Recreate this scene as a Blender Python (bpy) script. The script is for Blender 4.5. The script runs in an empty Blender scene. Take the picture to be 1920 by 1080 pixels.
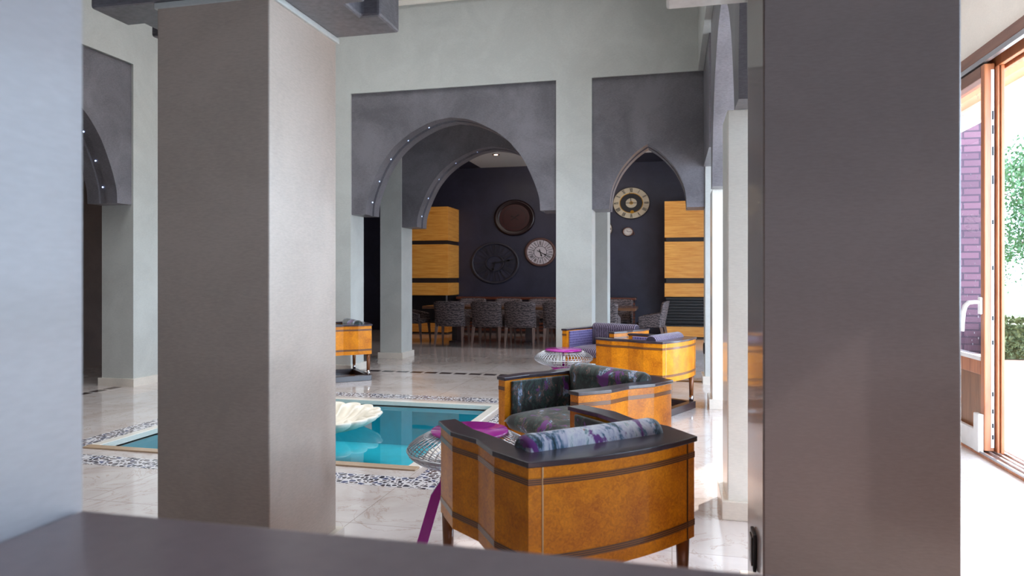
import bpy, bmesh, math, random
from mathutils import Vector, Matrix
random.seed(7)
PI = math.pi
sc = bpy.context.scene
COL = sc.collection

# ------------------------------------------------------------------ helpers
def lin(c):
    out = []
    for v in c[:3]:
        v = v / 255.0
        out.append(v / 12.92 if v <= 0.04045 else ((v + 0.055) / 1.055) ** 2.4)
    return (out[0], out[1], out[2], 1.0)

class MB:
    """collects shapes that become ONE mesh object"""
    def __init__(self):
        self.v = []; self.f = []; self.smooth = []
    def add(self, vs, fs, smooth=False):
        o = len(self.v)
        self.v += [tuple(p) for p in vs]
        self.f += [tuple(i + o for i in q) for q in fs]
        self.smooth += [smooth] * len(fs)
        return self
    def box(self, x0, x1, y0, y1, z0, z1):
        vs = [(x0,y0,z0),(x1,y0,z0),(x1,y1,z0),(x0,y1,z0),(x0,y0,z1),(x1,y0,z1),(x1,y1,z1),(x0,y1,z1)]
        return self.add(vs, [(3,2,1,0),(4,5,6,7),(0,1,5,4),(1,2,6,5),(2,3,7,6),(3,0,4,7)])
    def hexa(self, lo, hi):
        """two quads (4 pts each), lower and upper, same winding (ccw from above)"""
        return self.add(list(lo) + list(hi), [(3,2,1,0),(4,5,6,7),(0,1,5,4),(1,2,6,5),(2,3,7,6),(3,0,4,7)])
    def prism(self, poly, fn, d0, d1):
        """poly list of (a,b); fn(a,b,d)->xyz"""
        n = len(poly)
        vs = [fn(a, b, d0) for a, b in poly] + [fn(a, b, d1) for a, b in poly]
        fs = [tuple(range(n - 1, -1, -1)), tuple(range(n, 2 * n))]
        fs += [(i, (i + 1) % n, n + (i + 1) % n, n + i) for i in range(n)]
        return self.add(vs, fs)
    def bar(self, p, q, w, h=None, up=(0, 0, 1)):
        h = h or w
        p = Vector(p); q = Vector(q); d = (q - p).normalized(); up = Vector(up)
        if abs(d.dot(up)) > 0.98: up = Vector((0, 1, 0))
        s = d.cross(up).normalized(); u = s.cross(d).normalized()
        vs = []
        for c in (p, q):
            for a, b in ((-1,-1),(1,-1),(1,1),(-1,1)):
                vs.append(c + s * a * w / 2 + u * b * h / 2)
        return self.add(vs, [(3,2,1,0),(4,5,6,7),(0,1,5,4),(1,2,6,5),(2,3,7,6),(3,0,4,7)])
    def tube(self, pts, rad, n=8, closed=False, cap=True):
        pts = [Vector(p) for p in pts]; m = len(pts)
        rads = rad if isinstance(rad, (list, tuple)) else [rad] * m
        vs = []
        prev = None
        for i, p in enumerate(pts):
            if closed: d = pts[(i + 1) % m] - pts[i - 1]
            else: d = pts[min(i + 1, m - 1)] - pts[max(i - 1, 0)]
            d.normalize()
            if prev is None:
                up = Vector((0, 0, 1)) if abs(d.z) < 0.95 else Vector((1, 0, 0))
                s = d.cross(up).normalized()
            else:
                s = (prev - d * prev.dot(d)).normalized()
            prev = s
            u = d.cross(s)
            for k in range(n):
                a = 2 * PI * k / n
                vs.append(p + (s * math.cos(a) + u * math.sin(a)) * rads[i])
        fs = []
        last = m if closed else m - 1
        for i in range(last):
            j = (i + 1) % m
            for k in range(n):
                fs.append((i*n+k, i*n+(k+1)%n, j*n+(k+1)%n, j*n+k))
        self.add(vs, fs, True)
        if cap and not closed:
            o = len(self.v) - len(vs)
            self.f.append(tuple(o + k for k in range(n - 1, -1, -1))); self.smooth.append(False)
            self.f.append(tuple(o + (m-1)*n + k for k in range(n))); self.smooth.append(False)
        return self
    def lathe(self, prof, n=32, center=(0,0,0), sx=1.0, sy=1.0, axis='z', rfn=None):
        """prof list of (r,h); rfn(r,h,theta)->(r,h)"""
        cx, cy, cz = center; m = len(prof); vs = []
        for r, h in prof:
            for k in range(n):
                a = 2 * PI * k / n
                rr, hh = (r, h) if rfn is None else rfn(r, h, a)
                if axis == 'z': vs.append((cx + rr*math.cos(a)*sx, cy + rr*math.sin(a)*sy, cz + hh))
                else: vs.append((cx + rr*math.cos(a)*sx, cy - hh, cz + rr*math.sin(a)*sy))   # axis -y
        fs = []
        for i in range(m - 1):
            for k in range(n):
                fs.append((i*n+k, i*n+(k+1)%n, (i+1)*n+(k+1)%n, (i+1)*n+k))
        return self.add(vs, fs, True)
    def build(self, name, mat, parent=None, bevel=0, seg=2, auto=True):
        me = bpy.data.meshes.new(name)
        me.from_pydata(self.v, [], self.f)
        bm = bmesh.new(); bm.from_mesh(me)
        bmesh.ops.remove_doubles(bm, verts=bm.verts, dist=1e-6)
        bmesh.ops.recalc_face_normals(bm, faces=bm.faces)
        bm.to_mesh(me); bm.free()
        if len(me.polygons) == len(self.smooth):
            for p, s in zip(me.polygons, self.smooth): p.use_smooth = s
        me.materials.append(mat)
        o = bpy.data.objects.new(name, me); COL.objects.link(o)
        if parent is not None: o.parent = parent
        if bevel:
            md = o.modifiers.new('bevel', 'BEVEL'); md.width = bevel; md.segments = seg; md.limit_method = 'ANGLE'; md.angle_limit = 0.7
            for p in me.polygons: p.use_smooth = False
        return o

def tag(o, label=None, cat=None, group=None, kind=None):
    if label: o['label'] = label
    if cat: o['category'] = cat
    if group: o['group'] = group
    if kind: o['kind'] = kind
    return o
def thing(name, label, cat, loc=(0,0,0), rz=0, group=None, kind=None):
    o = bpy.data.objects.new(name, None); COL.objects.link(o)
    o.location = loc; o.rotation_euler = (0, 0, rz); o.empty_display_size = 0.1
    return tag(o, label, cat, group, kind)
def dup(root, loc, rz, label, group=None):
    r = root.copy(); COL.objects.link(r); r.location = loc; r.rotation_euler = (0, 0, rz); r['label'] = label
    if group: r['group'] = group
    for ch in list(root.children):
        c = ch.copy(); COL.objects.link(c); c.parent = r
        for g in list(ch.children):
            d = g.copy(); COL.objects.link(d); d.parent = c
    return r
def struct(o, label=None, cat=None):
    o['kind'] = 'structure'
    if label: o['label'] = label
    if cat: o['category'] = cat
    return o

# ------------------------------------------------------------------ materials
def newmat(name):
    m = bpy.data.materials.new(name); m.use_nodes = True
    nt = m.node_tree; b = nt.nodes['Principled BSDF']
    return m, nt, b
def N(nt, t, **kw):
    n = nt.nodes.new(t)
    for k, v in kw.items():
        if k in n.inputs: n.inputs[k].default_value = v
        else: setattr(n, k, v)
    return n
def ramp(nt, fac, stops, interp='LINEAR'):
    r = nt.nodes.new('ShaderNodeValToRGB'); cr = r.color_ramp; cr.interpolation = interp
    while len(cr.elements) < len(stops): cr.elements.new(0.5)
    for e, (p, c) in zip(cr.elements, stops):
        e.position = p; e.color = c if len(c) == 4 else lin(c)
    nt.links.new(fac, r.inputs['Fac'])
    return r
def coord(nt, kind='Object', scale=(1,1,1), rot=(0,0,0)):
    tc = nt.nodes.new('ShaderNodeTexCoord'); mp = nt.nodes.new('ShaderNodeMapping')
    mp.inputs['Scale'].default_value = scale; mp.inputs['Rotation'].default_value = rot
    nt.links.new(tc.outputs[kind], mp.inputs['Vector'])
    return mp.outputs['Vector']
def plain(name, c, rough=0.5, metal=0.0, coat=0.0, emit=None, es=0.0, var=0.06):
    m, nt, b = newmat(name)
    v = coord(nt)
    n = N(nt, 'ShaderNodeTexNoise', Scale=9.0, Detail=3.0); nt.links.new(v, n.inputs['Vector'])
    k = lin(c)
    lo = tuple(x * (1 - var) for x in k[:3]) + (1,); hi = tuple(min(1, x * (1 + var)) for x in k[:3]) + (1,)
    r = ramp(nt, n.outputs['Fac'], [(0.3, lo), (0.7, hi)])
    nt.links.new(r.outputs['Color'], b.inputs['Base Color'])
    b.inputs['Roughness'].default_value = rough; b.inputs['Metallic'].default_value = metal
    b.inputs['Coat Weight'].default_value = coat; b.inputs['Coat Roughness'].default_value = 0.08
    if emit:
        b.inputs['Emission Color'].default_value = lin(emit); b.inputs['Emission Strength'].default_value = es
    return m
def plaster(name, c, rough=0.4, var=0.1, coat=0.25, coatr=0.12, bump=0.03):
    """trowelled polished plaster: cloudy mottling and fine brush grain"""
    m, nt, b = newmat(name)
    v = coord(nt); v2 = coord(nt, scale=(14, 14, 60), rot=(0.35, 0.4, 0.3))
    n1 = N(nt, 'ShaderNodeTexNoise', Scale=1.6, Detail=6.0, Roughness=0.62, Distortion=0.6); nt.links.new(v, n1.inputs['Vector'])
    n2 = N(nt, 'ShaderNodeTexNoise', Scale=3.0, Detail=4.0); nt.links.new(v2, n2.inputs['Vector'])
    mx = N(nt, 'ShaderNodeMix', data_type='FLOAT'); mx.inputs[0].default_value = 0.35
    nt.links.new(n1.outputs['Fac'], mx.inputs[2]); nt.links.new(n2.outputs['Fac'], mx.inputs[3])
    k = lin(c)
    lo = tuple(x * (1 - var * 1.3) for x in k[:3]) + (1,); hi = tuple(min(1, x * (1 + var)) for x in k[:3]) + (1,)
    r = ramp(nt, mx.outputs[0], [(0.40, lo), (0.60, hi)])
    nt.links.new(r.outputs['Color'], b.inputs['Base Color'])
    bp = N(nt, 'ShaderNodeBump', Strength=bump, Distance=0.02); nt.links.new(n2.outputs['Fac'], bp.inputs['Height'])
    nt.links.new(bp.outputs['Normal'], b.inputs['Normal'])
    b.inputs['Roughness'].default_value = rough
    b.inputs['Coat Weight'].default_value = coat; b.inputs['Coat Roughness'].default_value = coatr
    return m
def wood(name, c1, c2, scale=(1.5, 1.5, 22), rough=0.35, coat=0.2, burl=False):
    m, nt, b = newmat(name)
    v = coord(nt, scale=scale)
    n = N(nt, 'ShaderNodeTexNoise', Scale=(16.0 if burl else 2.0), Detail=7.0, Roughness=0.65, Distortion=(1.6 if burl else 0.7)); nt.links.new(v, n.inputs['Vector'])
    big = N(nt, 'ShaderNodeTexNoise', Scale=2.2, Detail=2.0); nt.links.new(v, big.inputs['Vector'])
    mx = N(nt, 'ShaderNodeMix', data_type='FLOAT'); mx.inputs[0].default_value = 0.4
    nt.links.new(n.outputs['Fac'], mx.inputs[2]); nt.links.new(big.outputs['Fac'], mx.inputs[3])
    r = ramp(nt, mx.outputs[0], [(0.36, c1), (0.64, c2)])
    nt.links.new(r.outputs['Color'], b.inputs['Base Color'])
    b.inputs['Roughness'].default_value = rough; b.inputs['Coat Weight'].default_value = coat; b.inputs['Coat Roughness'].default_value = 0.1
    return m

M = {}
M['plaster'] = plaster('pale_plaster', (194, 194, 189), rough=0.38, var=0.07)
M['plaster_bounce'] = plaster('bounce_toned_column_plaster', (180, 162, 148), rough=0.3, var=0.08, coat=0.45, coatr=0.07)  # warm, dim bounce light painted into this column's plaster colour
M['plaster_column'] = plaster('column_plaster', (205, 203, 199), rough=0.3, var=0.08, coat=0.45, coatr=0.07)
M['plaster_lit'] = plaster('lit_toned_column_plaster', (234, 232, 224), rough=0.34, var=0.05, coat=0.4, coatr=0.07)  # lit copy of the column plaster, extra brightness put into the colour
M['plaster_shaded'] = plaster('shade_toned_column_plaster', (140, 126, 122), rough=0.3, var=0.07, coat=0.45, coatr=0.07)  # same plaster as the other columns, with its shade put into the colour
M['plaster_sill'] = plaster('sill_plaster', (168, 150, 152), rough=0.34, var=0.05, coat=0.2)
M['plaster_white'] = plaster('reveal_plaster', (206, 208, 214), rough=0.42, var=0.05, coat=0.15)
M['grey_panel'] = plaster('grey_plaster', (114, 110, 115), rough=0.42, var=0.22, coat=0.15, bump=0.05)
M['navy'] = plaster('navy_plaster', (46, 44, 60), rough=0.5, var=0.2, coat=0.05)
M['brown_wall'] = plaster('brown_plaster', (110, 92, 84), rough=0.5, var=0.12, coat=0.05)
M['ceil'] = plaster('ceiling_paint', (215, 212, 208), rough=0.8, var=0.02, coat=0.0, bump=0.0)
M['cream'] = plaster('cream_plaster', (246, 238, 228), rough=0.7, var=0.04, coat=0.0)
M['stone_base'] = plaster('marble_skirting', (222, 212, 200), rough=0.22, var=0.06, coat=0.3, coatr=0.05)

def marble_floor():
    m, nt, b = newmat('polished_beige_marble')
    v = coord(nt)
    n1 = N(nt, 'ShaderNodeTexNoise', Scale=1.3, Detail=8.0, Roughness=0.62, Distortion=1.4); nt.links.new(v, n1.inputs['Vector'])
    base = ramp(nt, n1.outputs['Fac'], [(0.28, (188, 173, 167)), (0.5, (206, 196, 193)), (0.75, (219, 211, 209))])
    n2 = N(nt, 'ShaderNodeTexNoise', Scale=2.1, Detail=9.0, Roughness=0.6, Distortion=2.2); nt.links.new(v, n2.inputs['Vector'])
    vein = ramp(nt, n2.outputs['Fac'], [(0.488, (255,255,255)), (0.5, (206,180,158)), (0.512, (255,255,255))])
    mul = N(nt, 'ShaderNodeMix', data_type='RGBA', blend_type='MULTIPLY'); mul.inputs[0].default_value = 0.55
    nt.links.new(base.outputs['Color'], mul.inputs[6]); nt.links.new(vein.outputs['Color'], mul.inputs[7])
    br = N(nt, 'ShaderNodeTexBrick'); br.offset = 0.0
    br.inputs['Scale'].default_value = 1.0; br.inputs['Brick Width'].default_value = 0.8; br.inputs['Row Height'].default_value = 0.8
    br.inputs['Mortar Size'].default_value = 0.0025; br.inputs['Mortar Smooth'].default_value = 0.3
    br.inputs['Color1'].default_value = (1,1,1,1); br.inputs['Color2'].default_value = (0.93,0.92,0.9,1); br.inputs['Mortar'].default_value = (0.62,0.57,0.53,1)
    nt.links.new(v, br.inputs['Vector'])
    mul2 = N(nt, 'ShaderNodeMix', data_type='RGBA', blend_type='MULTIPLY'); mul2.inputs[0].default_value = 1.0
    nt.links.new(mul.outputs[2], mul2.inputs[6]); nt.links.new(br.outputs['Color'], mul2.inputs[7])
    nt.links.new(mul2.outputs[2], b.inputs['Base Color'])
    b.inputs['Roughness'].default_value = 0.10; b.inputs['Specular IOR Level'].default_value = 0.6
    b.inputs['Coat Weight'].default_value = 0.35; b.inputs['Coat Roughness'].default_value = 0.04; b.inputs['Coat IOR'].default_value = 1.6
    return m
M['floor'] = marble_floor()
M['corridor_floor'] = M['floor']

def mosaic():
    """pebble shaped dark and pale tiles on white grout"""
    m, nt, b = newmat('pebble_mosaic')
    v = coord(nt, scale=(1, 1, 1))
    vo = N(nt, 'ShaderNodeTexVoronoi', feature='DISTANCE_TO_EDGE', Scale=27.0); vo.inputs['Randomness'].default_value = 0.75
    nt.links.new(v, vo.inputs['Vector'])
    cell = N(nt, 'ShaderNodeTexVoronoi', feature='F1', Scale=27.0); cell.inputs['Randomness'].default_value = 0.75
    nt.links.new(v, cell.inputs['Vector'])
    sep = N(nt, 'ShaderNodeSeparateColor'); nt.links.new(cell.outputs['Color'], sep.inputs[0])
    tile = ramp(nt, sep.outputs[0], [(0.0, (38,34,50)), (0.4, (66,54,62)), (0.62, (50,62,104)), (0.8, (92,74,74))], 'CONSTANT')
    mask = ramp(nt, vo.outputs['Distance'], [(0.09, (0,0,0)), (0.13, (255,255,255))])
    mx = N(nt, 'ShaderNodeMix', data_type='RGBA'); nt.links.new(mask.outputs['Color'], mx.inputs[0])
    mx.inputs[6].default_value = lin((206, 202, 204)); nt.links.new(tile.outputs['Color'], mx.inputs[7])
    nt.links.new(mx.outputs[2], b.inputs['Base Color']); b.inputs['Roughness'].default_value = 0.2
    return m
M['mosaic'] = mosaic()
M['dash'] = plain('dark_marble_inlay', (48, 40, 42), 0.15)
M['lip'] = plaster('pool_lip_marble', (224, 216, 206), rough=0.2, var=0.05, coat=0.3, coatr=0.05)
M['lip_brown'] = plaster('pool_edge_stone', (172, 146, 120), rough=0.3, var=0.08)
M['teal'] = plain('teal_pool_tiles', (50, 190, 208), 0.4)

def water():
    m, nt, b = newmat('pool_water')
    nt.nodes.remove(b); out = nt.nodes['Material Output']
    tr = N(nt, 'ShaderNodeBsdfTransparent'); tr.inputs['Color'].default_value = (0.82, 0.96, 0.98, 1)
    gl = N(nt, 'ShaderNodeBsdfGlossy'); gl.inputs['Roughness'].default_value = 0.02
    n = N(nt, 'ShaderNodeTexNoise', Scale=3.0, Detail=2.0); nt.links.new(coord(nt), n.inputs['Vector'])
    bp = N(nt, 'ShaderNodeBump', Strength=0.03, Distance=0.02); nt.links.new(n.outputs['Fac'], bp.inputs['Height'])
    fr = N(nt, 'ShaderNodeFresnel', IOR=1.33)
    nt.links.new(bp.outputs['Normal'], gl.inputs['Normal']); nt.links.new(bp.outputs['Normal'], fr.inputs['Normal'])
    mx = N(nt, 'ShaderNodeMixShader'); nt.links.new(fr.outputs[0], mx.inputs[0]); nt.links.new(tr.outputs[0], mx.inputs[1]); nt.links.new(gl.outputs[0], mx.inputs[2])
    nt.links.new(mx.outputs[0], out.inputs['Surface'])
    return m
M['water'] = water()
def glass(name, tint, spots=False):
    m, nt, b = newmat(name)
    nt.nodes.remove(b); out = nt.nodes['Material Output']
    tr = N(nt, 'ShaderNodeBsdfTransparent'); tr.inputs['Color'].default_value = tint
    gl = N(nt, 'ShaderNodeBsdfGlossy'); gl.inputs['Roughness'].default_value = 0.01
    fr = N(nt, 'ShaderNodeLayerWeight', Blend=0.5)
    pw = N(nt, 'ShaderNodeMath', operation='POWER'); pw.inputs[1].default_value = 4.5; nt.links.new(fr.outputs['Facing'], pw.inputs[0])
    sc_ = N(nt, 'ShaderNodeMath', operation='MULTIPLY_ADD'); sc_.inputs[1].default_value = 0.9; sc_.inputs[2].default_value = 0.04; nt.links.new(pw.outputs[0], sc_.inputs[0])
    mx = N(nt, 'ShaderNodeMixShader'); nt.links.new(sc_.outputs[0], mx.inputs[0]); nt.links.new(tr.outputs[0], mx.inputs[1]); nt.links.new(gl.outputs[0], mx.inputs[2])
    last = mx
    if spots:   # dried water spots on the pane
        vo = N(nt, 'ShaderNodeTexVoronoi', Scale=16.0); nt.links.new(coord(nt), vo.inputs['Vector'])
        r = ramp(nt, vo.outputs['Distance'], [(0.0, (170,170,170)), (0.13, (150,150,150)), (0.16, (22,22,22))])
        df = N(nt, 'ShaderNodeBsdfDiffuse'); df.inputs['Color'].default_value = (0.85, 0.85, 0.95, 1)
        m2 = N(nt, 'ShaderNodeMixShader'); nt.links.new(r.outputs['Color'], m2.inputs[0]); nt.links.new(mx.outputs[0], m2.inputs[1]); nt.links.new(df.outputs[0], m2.inputs[2])
        last = m2
    nt.links.new(last.outputs[0], out.inputs['Surface'])
    return m
M['glass'] = glass('door_glass', (0.93, 0.93, 0.97, 1), True)
M['window_glass'] = glass('window_glass', (0.95, 0.97, 0.98, 1))

M['burl'] = wood('amber_burl_veneer', (186, 98, 3), (242, 152, 14), scale=(4, 4, 4), rough=0.4, coat=0.14, burl=True)
M['burl'].node_tree.nodes['Principled BSDF'].inputs['Specular IOR Level'].default_value = 0.3
M['oak'] = wood('oak_veneer', (220, 136, 46), (248, 180, 86), scale=(1.2, 1.2, 16), rough=0.4, coat=0.1)
M['rail'] = wood('dark_stained_wood', (44, 34, 42), (66, 52, 62), scale=(3, 14, 14), rough=0.28, coat=0.4)
M['leg'] = wood('turned_walnut', (92, 50, 26), (136, 80, 40), scale=(14, 14, 2), rough=0.3, coat=0.3)
M['base'] = wood('dark_base_wood', (40, 30, 34), (62, 46, 48), rough=0.3, coat=0.3)
M['chrome'] = plain('chrome', (210, 210, 214), 0.12, 1.0)
M['steel'] = plain('brushed_aluminium', (190, 190, 194), 0.3, 0.9)
M['seam'] = plain('pale_stringing', (206, 168, 120), 0.4)
M['seam_dark'] = plain('dark_stringing', (62, 34, 20), 0.4)
M['purple'] = plain('magenta_lacquer', (166, 26, 144), 0.22, 0.0, 0.5, var=0.04)
M['black'] = plain('black_plastic', (26, 22, 24), 0.35)
M['white_plastic'] = plain('white_plastic', (232, 230, 230), 0.35)
M['dark_gap'] = plain('dark_recess', (44, 30, 24), 0.6)
M['redwood'] = wood('reddish_slatted_wood', (74, 36, 24), (112, 56, 36), rough=0.35, coat=0.2)
M['frame_wood'] = wood('door_frame_wood', (160, 92, 56), (196, 124, 82), scale=(12, 12, 1.2), rough=0.35, coat=0.25)
M['header_wood'] = wood('door_header_wood', (110, 72, 58), (136, 94, 76), scale=(12, 1.2, 12), rough=0.4, coat=0.15)
M['panel_wood'] = wood('door_panel_wood', (120, 78, 50), (156, 106, 70), scale=(12, 12, 1.2), rough=0.4, coat=0.15)
M['shell_stone'] = plaster('carved_white_marble', (222, 212, 196), rough=0.45, var=0.05, coat=0.1, bump=0.05)

def band():
    m, nt, b = newmat('inlay_banding')
    tc = nt.nodes.new('ShaderNodeTexCoord'); sp = N(nt, 'ShaderNodeSeparateXYZ'); nt.links.new(tc.outputs['Object'], sp.inputs[0])
    mu = N(nt, 'ShaderNodeMath', operation='MULTIPLY'); mu.inputs[1].default_value = 150.0; nt.links.new(sp.outputs['Z'], mu.inputs[0])
    fr = N(nt, 'ShaderNodeMath', operation='FRACT'); nt.links.new(mu.outputs[0], fr.inputs[0])
    r = ramp(nt, fr.outputs[0], [(0.0, (76, 44, 24)), (0.58, (76, 44, 24)), (0.66, (160, 96, 34))])
    nt.links.new(r.outputs['Color'], b.inputs['Base Color']); b.inputs['Roughness'].default_value = 0.35; b.inputs['Coat Weight'].default_value = 0.3
    return m
M['band'] = band()

def fabric_paint(name, stops, seed, purple=0.6, sc_=(7, 7, 4.0)):
    """printed velvet of brushed watercolour blots"""
    m, nt, b = newmat(name)
    tc = nt.nodes.new('ShaderNodeTexCoord'); mp = nt.nodes.new('ShaderNodeMapping')
    mp.inputs['Scale'].default_value = sc_; mp.inputs['Location'].default_value = (seed, seed * 0.7, seed * 1.3)
    nt.links.new(tc.outputs['Object'], mp.inputs['Vector']); v = mp.outputs['Vector']
    n = N(nt, 'ShaderNodeTexNoise', Scale=1.7, Detail=9.0, Roughness=0.68, Distortion=0.5); nt.links.new(v, n.inputs['Vector'])
    r = ramp(nt, n.outputs['Fac'], stops)
    n2 = N(nt, 'ShaderNodeTexNoise', Scale=1.5, Detail=5.0, Roughness=0.6, Distortion=0.8)
    mp2 = nt.nodes.new('ShaderNodeMapping'); mp2.inputs['Location'].default_value = (9.1 + seed, 2.2, 4.4); nt.links.new(v, mp2.inputs['Vector']); nt.links.new(mp2.outputs['Vector'], n2.inputs['Vector'])
    pm = ramp(nt, n2.outputs['Fac'], [(purple, (0,0,0)), (purple + 0.035, (255,255,255))])
    mx = N(nt, 'ShaderNodeMix', data_type='RGBA'); nt.links.new(pm.outputs['Color'], mx.inputs[0])
    nt.links.new(r.outputs['Color'], mx.inputs[6]); mx.inputs[7].default_value = lin((112, 34, 128))
    n3 = N(nt, 'ShaderNodeTexNoise', Scale=4.5, Detail=4.0, Roughness=0.6)
    mp3 = nt.nodes.new('ShaderNodeMapping'); mp3.inputs['Location'].default_value = (1.1, 7.2 + seed, 3.4); nt.links.new(v, mp3.inputs['Vector']); nt.links.new(mp3.outputs['Vector'], n3.inputs['Vector'])
    om = ramp(nt, n3.outputs['Fac'], [(0.68, (0,0,0)), (0.71, (255,255,255))])
    mx2 = N(nt, 'ShaderNodeMix', data_type='RGBA'); nt.links.new(om.outputs['Color'], mx2.inputs[0])
    nt.links.new(mx.outputs[2], mx2.inputs[6]); mx2.inputs[7].default_value = lin((176, 112, 98))
    nt.links.new(mx2.outputs[2], b.inputs['Base Color']); b.inputs['Roughness'].default_value = 0.7
    b.inputs['Sheen Weight'].default_value = 0.4
    return m
LIGHT_ST = [(0.36, (10, 26, 30)), (0.42, (22, 62, 76)), (0.455, (96, 126, 158)), (0.49, (196, 194, 214)), (0.57, (226, 226, 232)), (0.60, (150, 172, 180)), (0.64, (60, 96, 104)), (0.68, (190, 208, 196))]
DARK_ST = [(0.40, (6, 8, 10)), (0.47, (14, 22, 22)), (0.50, (44, 74, 66)), (0.525, (16, 22, 24)), (0.56, (122, 98, 92)), (0.585, (28, 44, 50)), (0.61, (92, 144, 170)), (0.635, (204, 200, 230)), (0.69, (40, 60, 50))]
M['velvet_pale'] = fabric_paint('pale_watercolour_velvet', LIGHT_ST, 3.3, 0.565, (7.0, 3.2, 3.2))
M['velvet_pale_inner'] = fabric_paint('watercolour_velvet', DARK_ST, 5.1, 0.6)
M['velvet_dark'] = fabric_paint('dark_watercolour_velvet', DARK_ST, 1.7, 0.6)
def stripe(name):
    m, nt, b = newmat(name)
    tc = nt.nodes.new('ShaderNodeTexCoord'); sp = N(nt, 'ShaderNodeSeparateXYZ'); nt.links.new(tc.outputs['Object'], sp.inputs[0])
    mu = N(nt, 'ShaderNodeMath', operation='MULTIPLY'); mu.inputs[1].default_value = 42.0; nt.links.new(sp.outputs['X'], mu.inputs[0])
    fr = N(nt, 'ShaderNodeMath', operation='FRACT'); nt.links.new(mu.outputs[0], fr.inputs[0])
    ch = N(nt, 'ShaderNodeTexNoise', Scale=90.0, Detail=1.0); nt.links.new(tc.outputs['Object'], ch.inputs['Vector'])
    ad = N(nt, 'ShaderNodeMath', operation='MULTIPLY_ADD'); ad.inputs[1].default_value = 0.35; nt.links.new(ch.outputs['Fac'], ad.inputs[0]); nt.links.new(fr.outputs[0], ad.inputs[2])
    r = ramp(nt, ad.outputs[0], [(0.0, (46, 30, 54)), (0.66, (52, 36, 60)), (0.74, (150, 132, 160)), (0.96, (164, 146, 172)), (1.0, (60, 40, 66))])
    nt.links.new(r.outputs['Color'], b.inputs['Base Color']); b.inputs['Roughness'].default_value = 0.7; b.inputs['Sheen Weight'].default_value = 0.3
    return m
M['stripe'] = stripe('purple_striped_fabric')
def check(name):
    m, nt, b = newmat(name)
    ck = N(nt, 'ShaderNodeTexVoronoi', Scale=36.0); ck.inputs['Randomness'].default_value = 0.1; nt.links.new(coord(nt), ck.inputs['Vector'])
    r = ramp(nt, ck.outputs['Distance'], [(0.3, (78, 66, 118)), (0.5, (138, 128, 176))])
    nt.links.new(r.outputs['Color'], b.inputs['Base Color']); b.inputs['Roughness'].default_value = 0.7
    return m
M['check'] = check('lilac_woven_fabric')
def damask():
    m, nt, b = newmat('grey_damask_fabric')
    v = coord(nt)
    w = N(nt, 'ShaderNodeTexWave', wave_type='RINGS', Scale=7.0, Distortion=7.0, Detail=1.0); w.inputs['Detail Scale'].default_value = 3.0
    nt.links.new(v, w.inputs['Vector'])
    r = ramp(nt, w.outputs['Fac'], [(0.3, (50, 40, 41)), (0.65, (98, 83, 82))])
    nt.links.new(r.outputs['Color'], b.inputs['Base Color']); b.inputs['Roughness'].default_value = 0.75
    return m
M['damask'] = damask()
M['chair_leg'] = wood('grey_brown_wood', (96, 74, 66), (126, 100, 90), scale=(12, 12, 2), rough=0.4, coat=0.1)
M['table_wood'] = wood('table_walnut', (88, 56, 38), (124, 84, 58), scale=(1.4, 12, 12), rough=0.25, coat=0.3)

# ------------------------------------------------------------------ setting
FL = (-4.12, -1.69, 4.22, 6.37)          # pool opening x0 x1 y0 y1
X0, X1, Y0, Y1 = -9.7, 2.16, -2.6, 15.2
f = MB()
px0, px1, py0, py1 = FL[0]-0.05, FL[1]+0.05, FL[2]-0.05, FL[3]+0.05
for (a, b_, c, d) in ((X0, X1, Y0, py0), (X0, X1, py1, Y1), (X0, px0, py0, py1), (px1, X1, py0, py1)):
    f.add([(a,c,0),(b_,c,0),(b_,d,0),(a,d,0)], [(0,1,2,3)])
    f.add([(a,c,-0.5),(b_,c,-0.5),(b_,d,-0.5),(a,d,-0.5)], [(3,2,1,0)])
struct(f.build('floor', M['floor']), 'polished beige marble floor around the square pool', 'floor')

# mosaic bands and inlaid dashes let into the floor
def ring(ix0, ix1, iy0, iy1, w, z):
    m = MB()
    ox0, ox1, oy0, oy1 = ix0 - w, ix1 + w, iy0 - w, iy1 + w
    m.box(ox0, ox1, oy0, iy0, -0.01, z); m.box(ox0, ox1, iy1, oy1, -0.01, z)
    m.box(ox0, ix0, iy0, iy1, -0.01, z); m.box(ix1, ox1, iy0, iy1, -0.01, z)
    return m
struct(ring(-4.22, -1.55, 4.0, 6.6, 0.2, 0.0015).build('trim_1', M['mosaic']), 'dark and pale pebble mosaic band set round the pool', 'mosaic')
m = MB()
for i in range(24):
    x = -4.35 + i * 0.2
    m.box(x, x + 0.155, 8.41, 8.53, -0.01, 0.0015)
struct(m.build('trim_2', M['dash']), 'row of dark marble dashes crossing the floor under the wide arch', 'floor inlay')
m = MB()
for i in range(20):
    y = 4.0 + i * 0.2
    if y < 6.5: m.box(-6.2, -6.1, y, y + 0.155, -0.01, 0.0015)
struct(m.build('trim_3', M['dash']), 'row of dark marble dashes beside the left pier', 'floor inlay')

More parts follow.
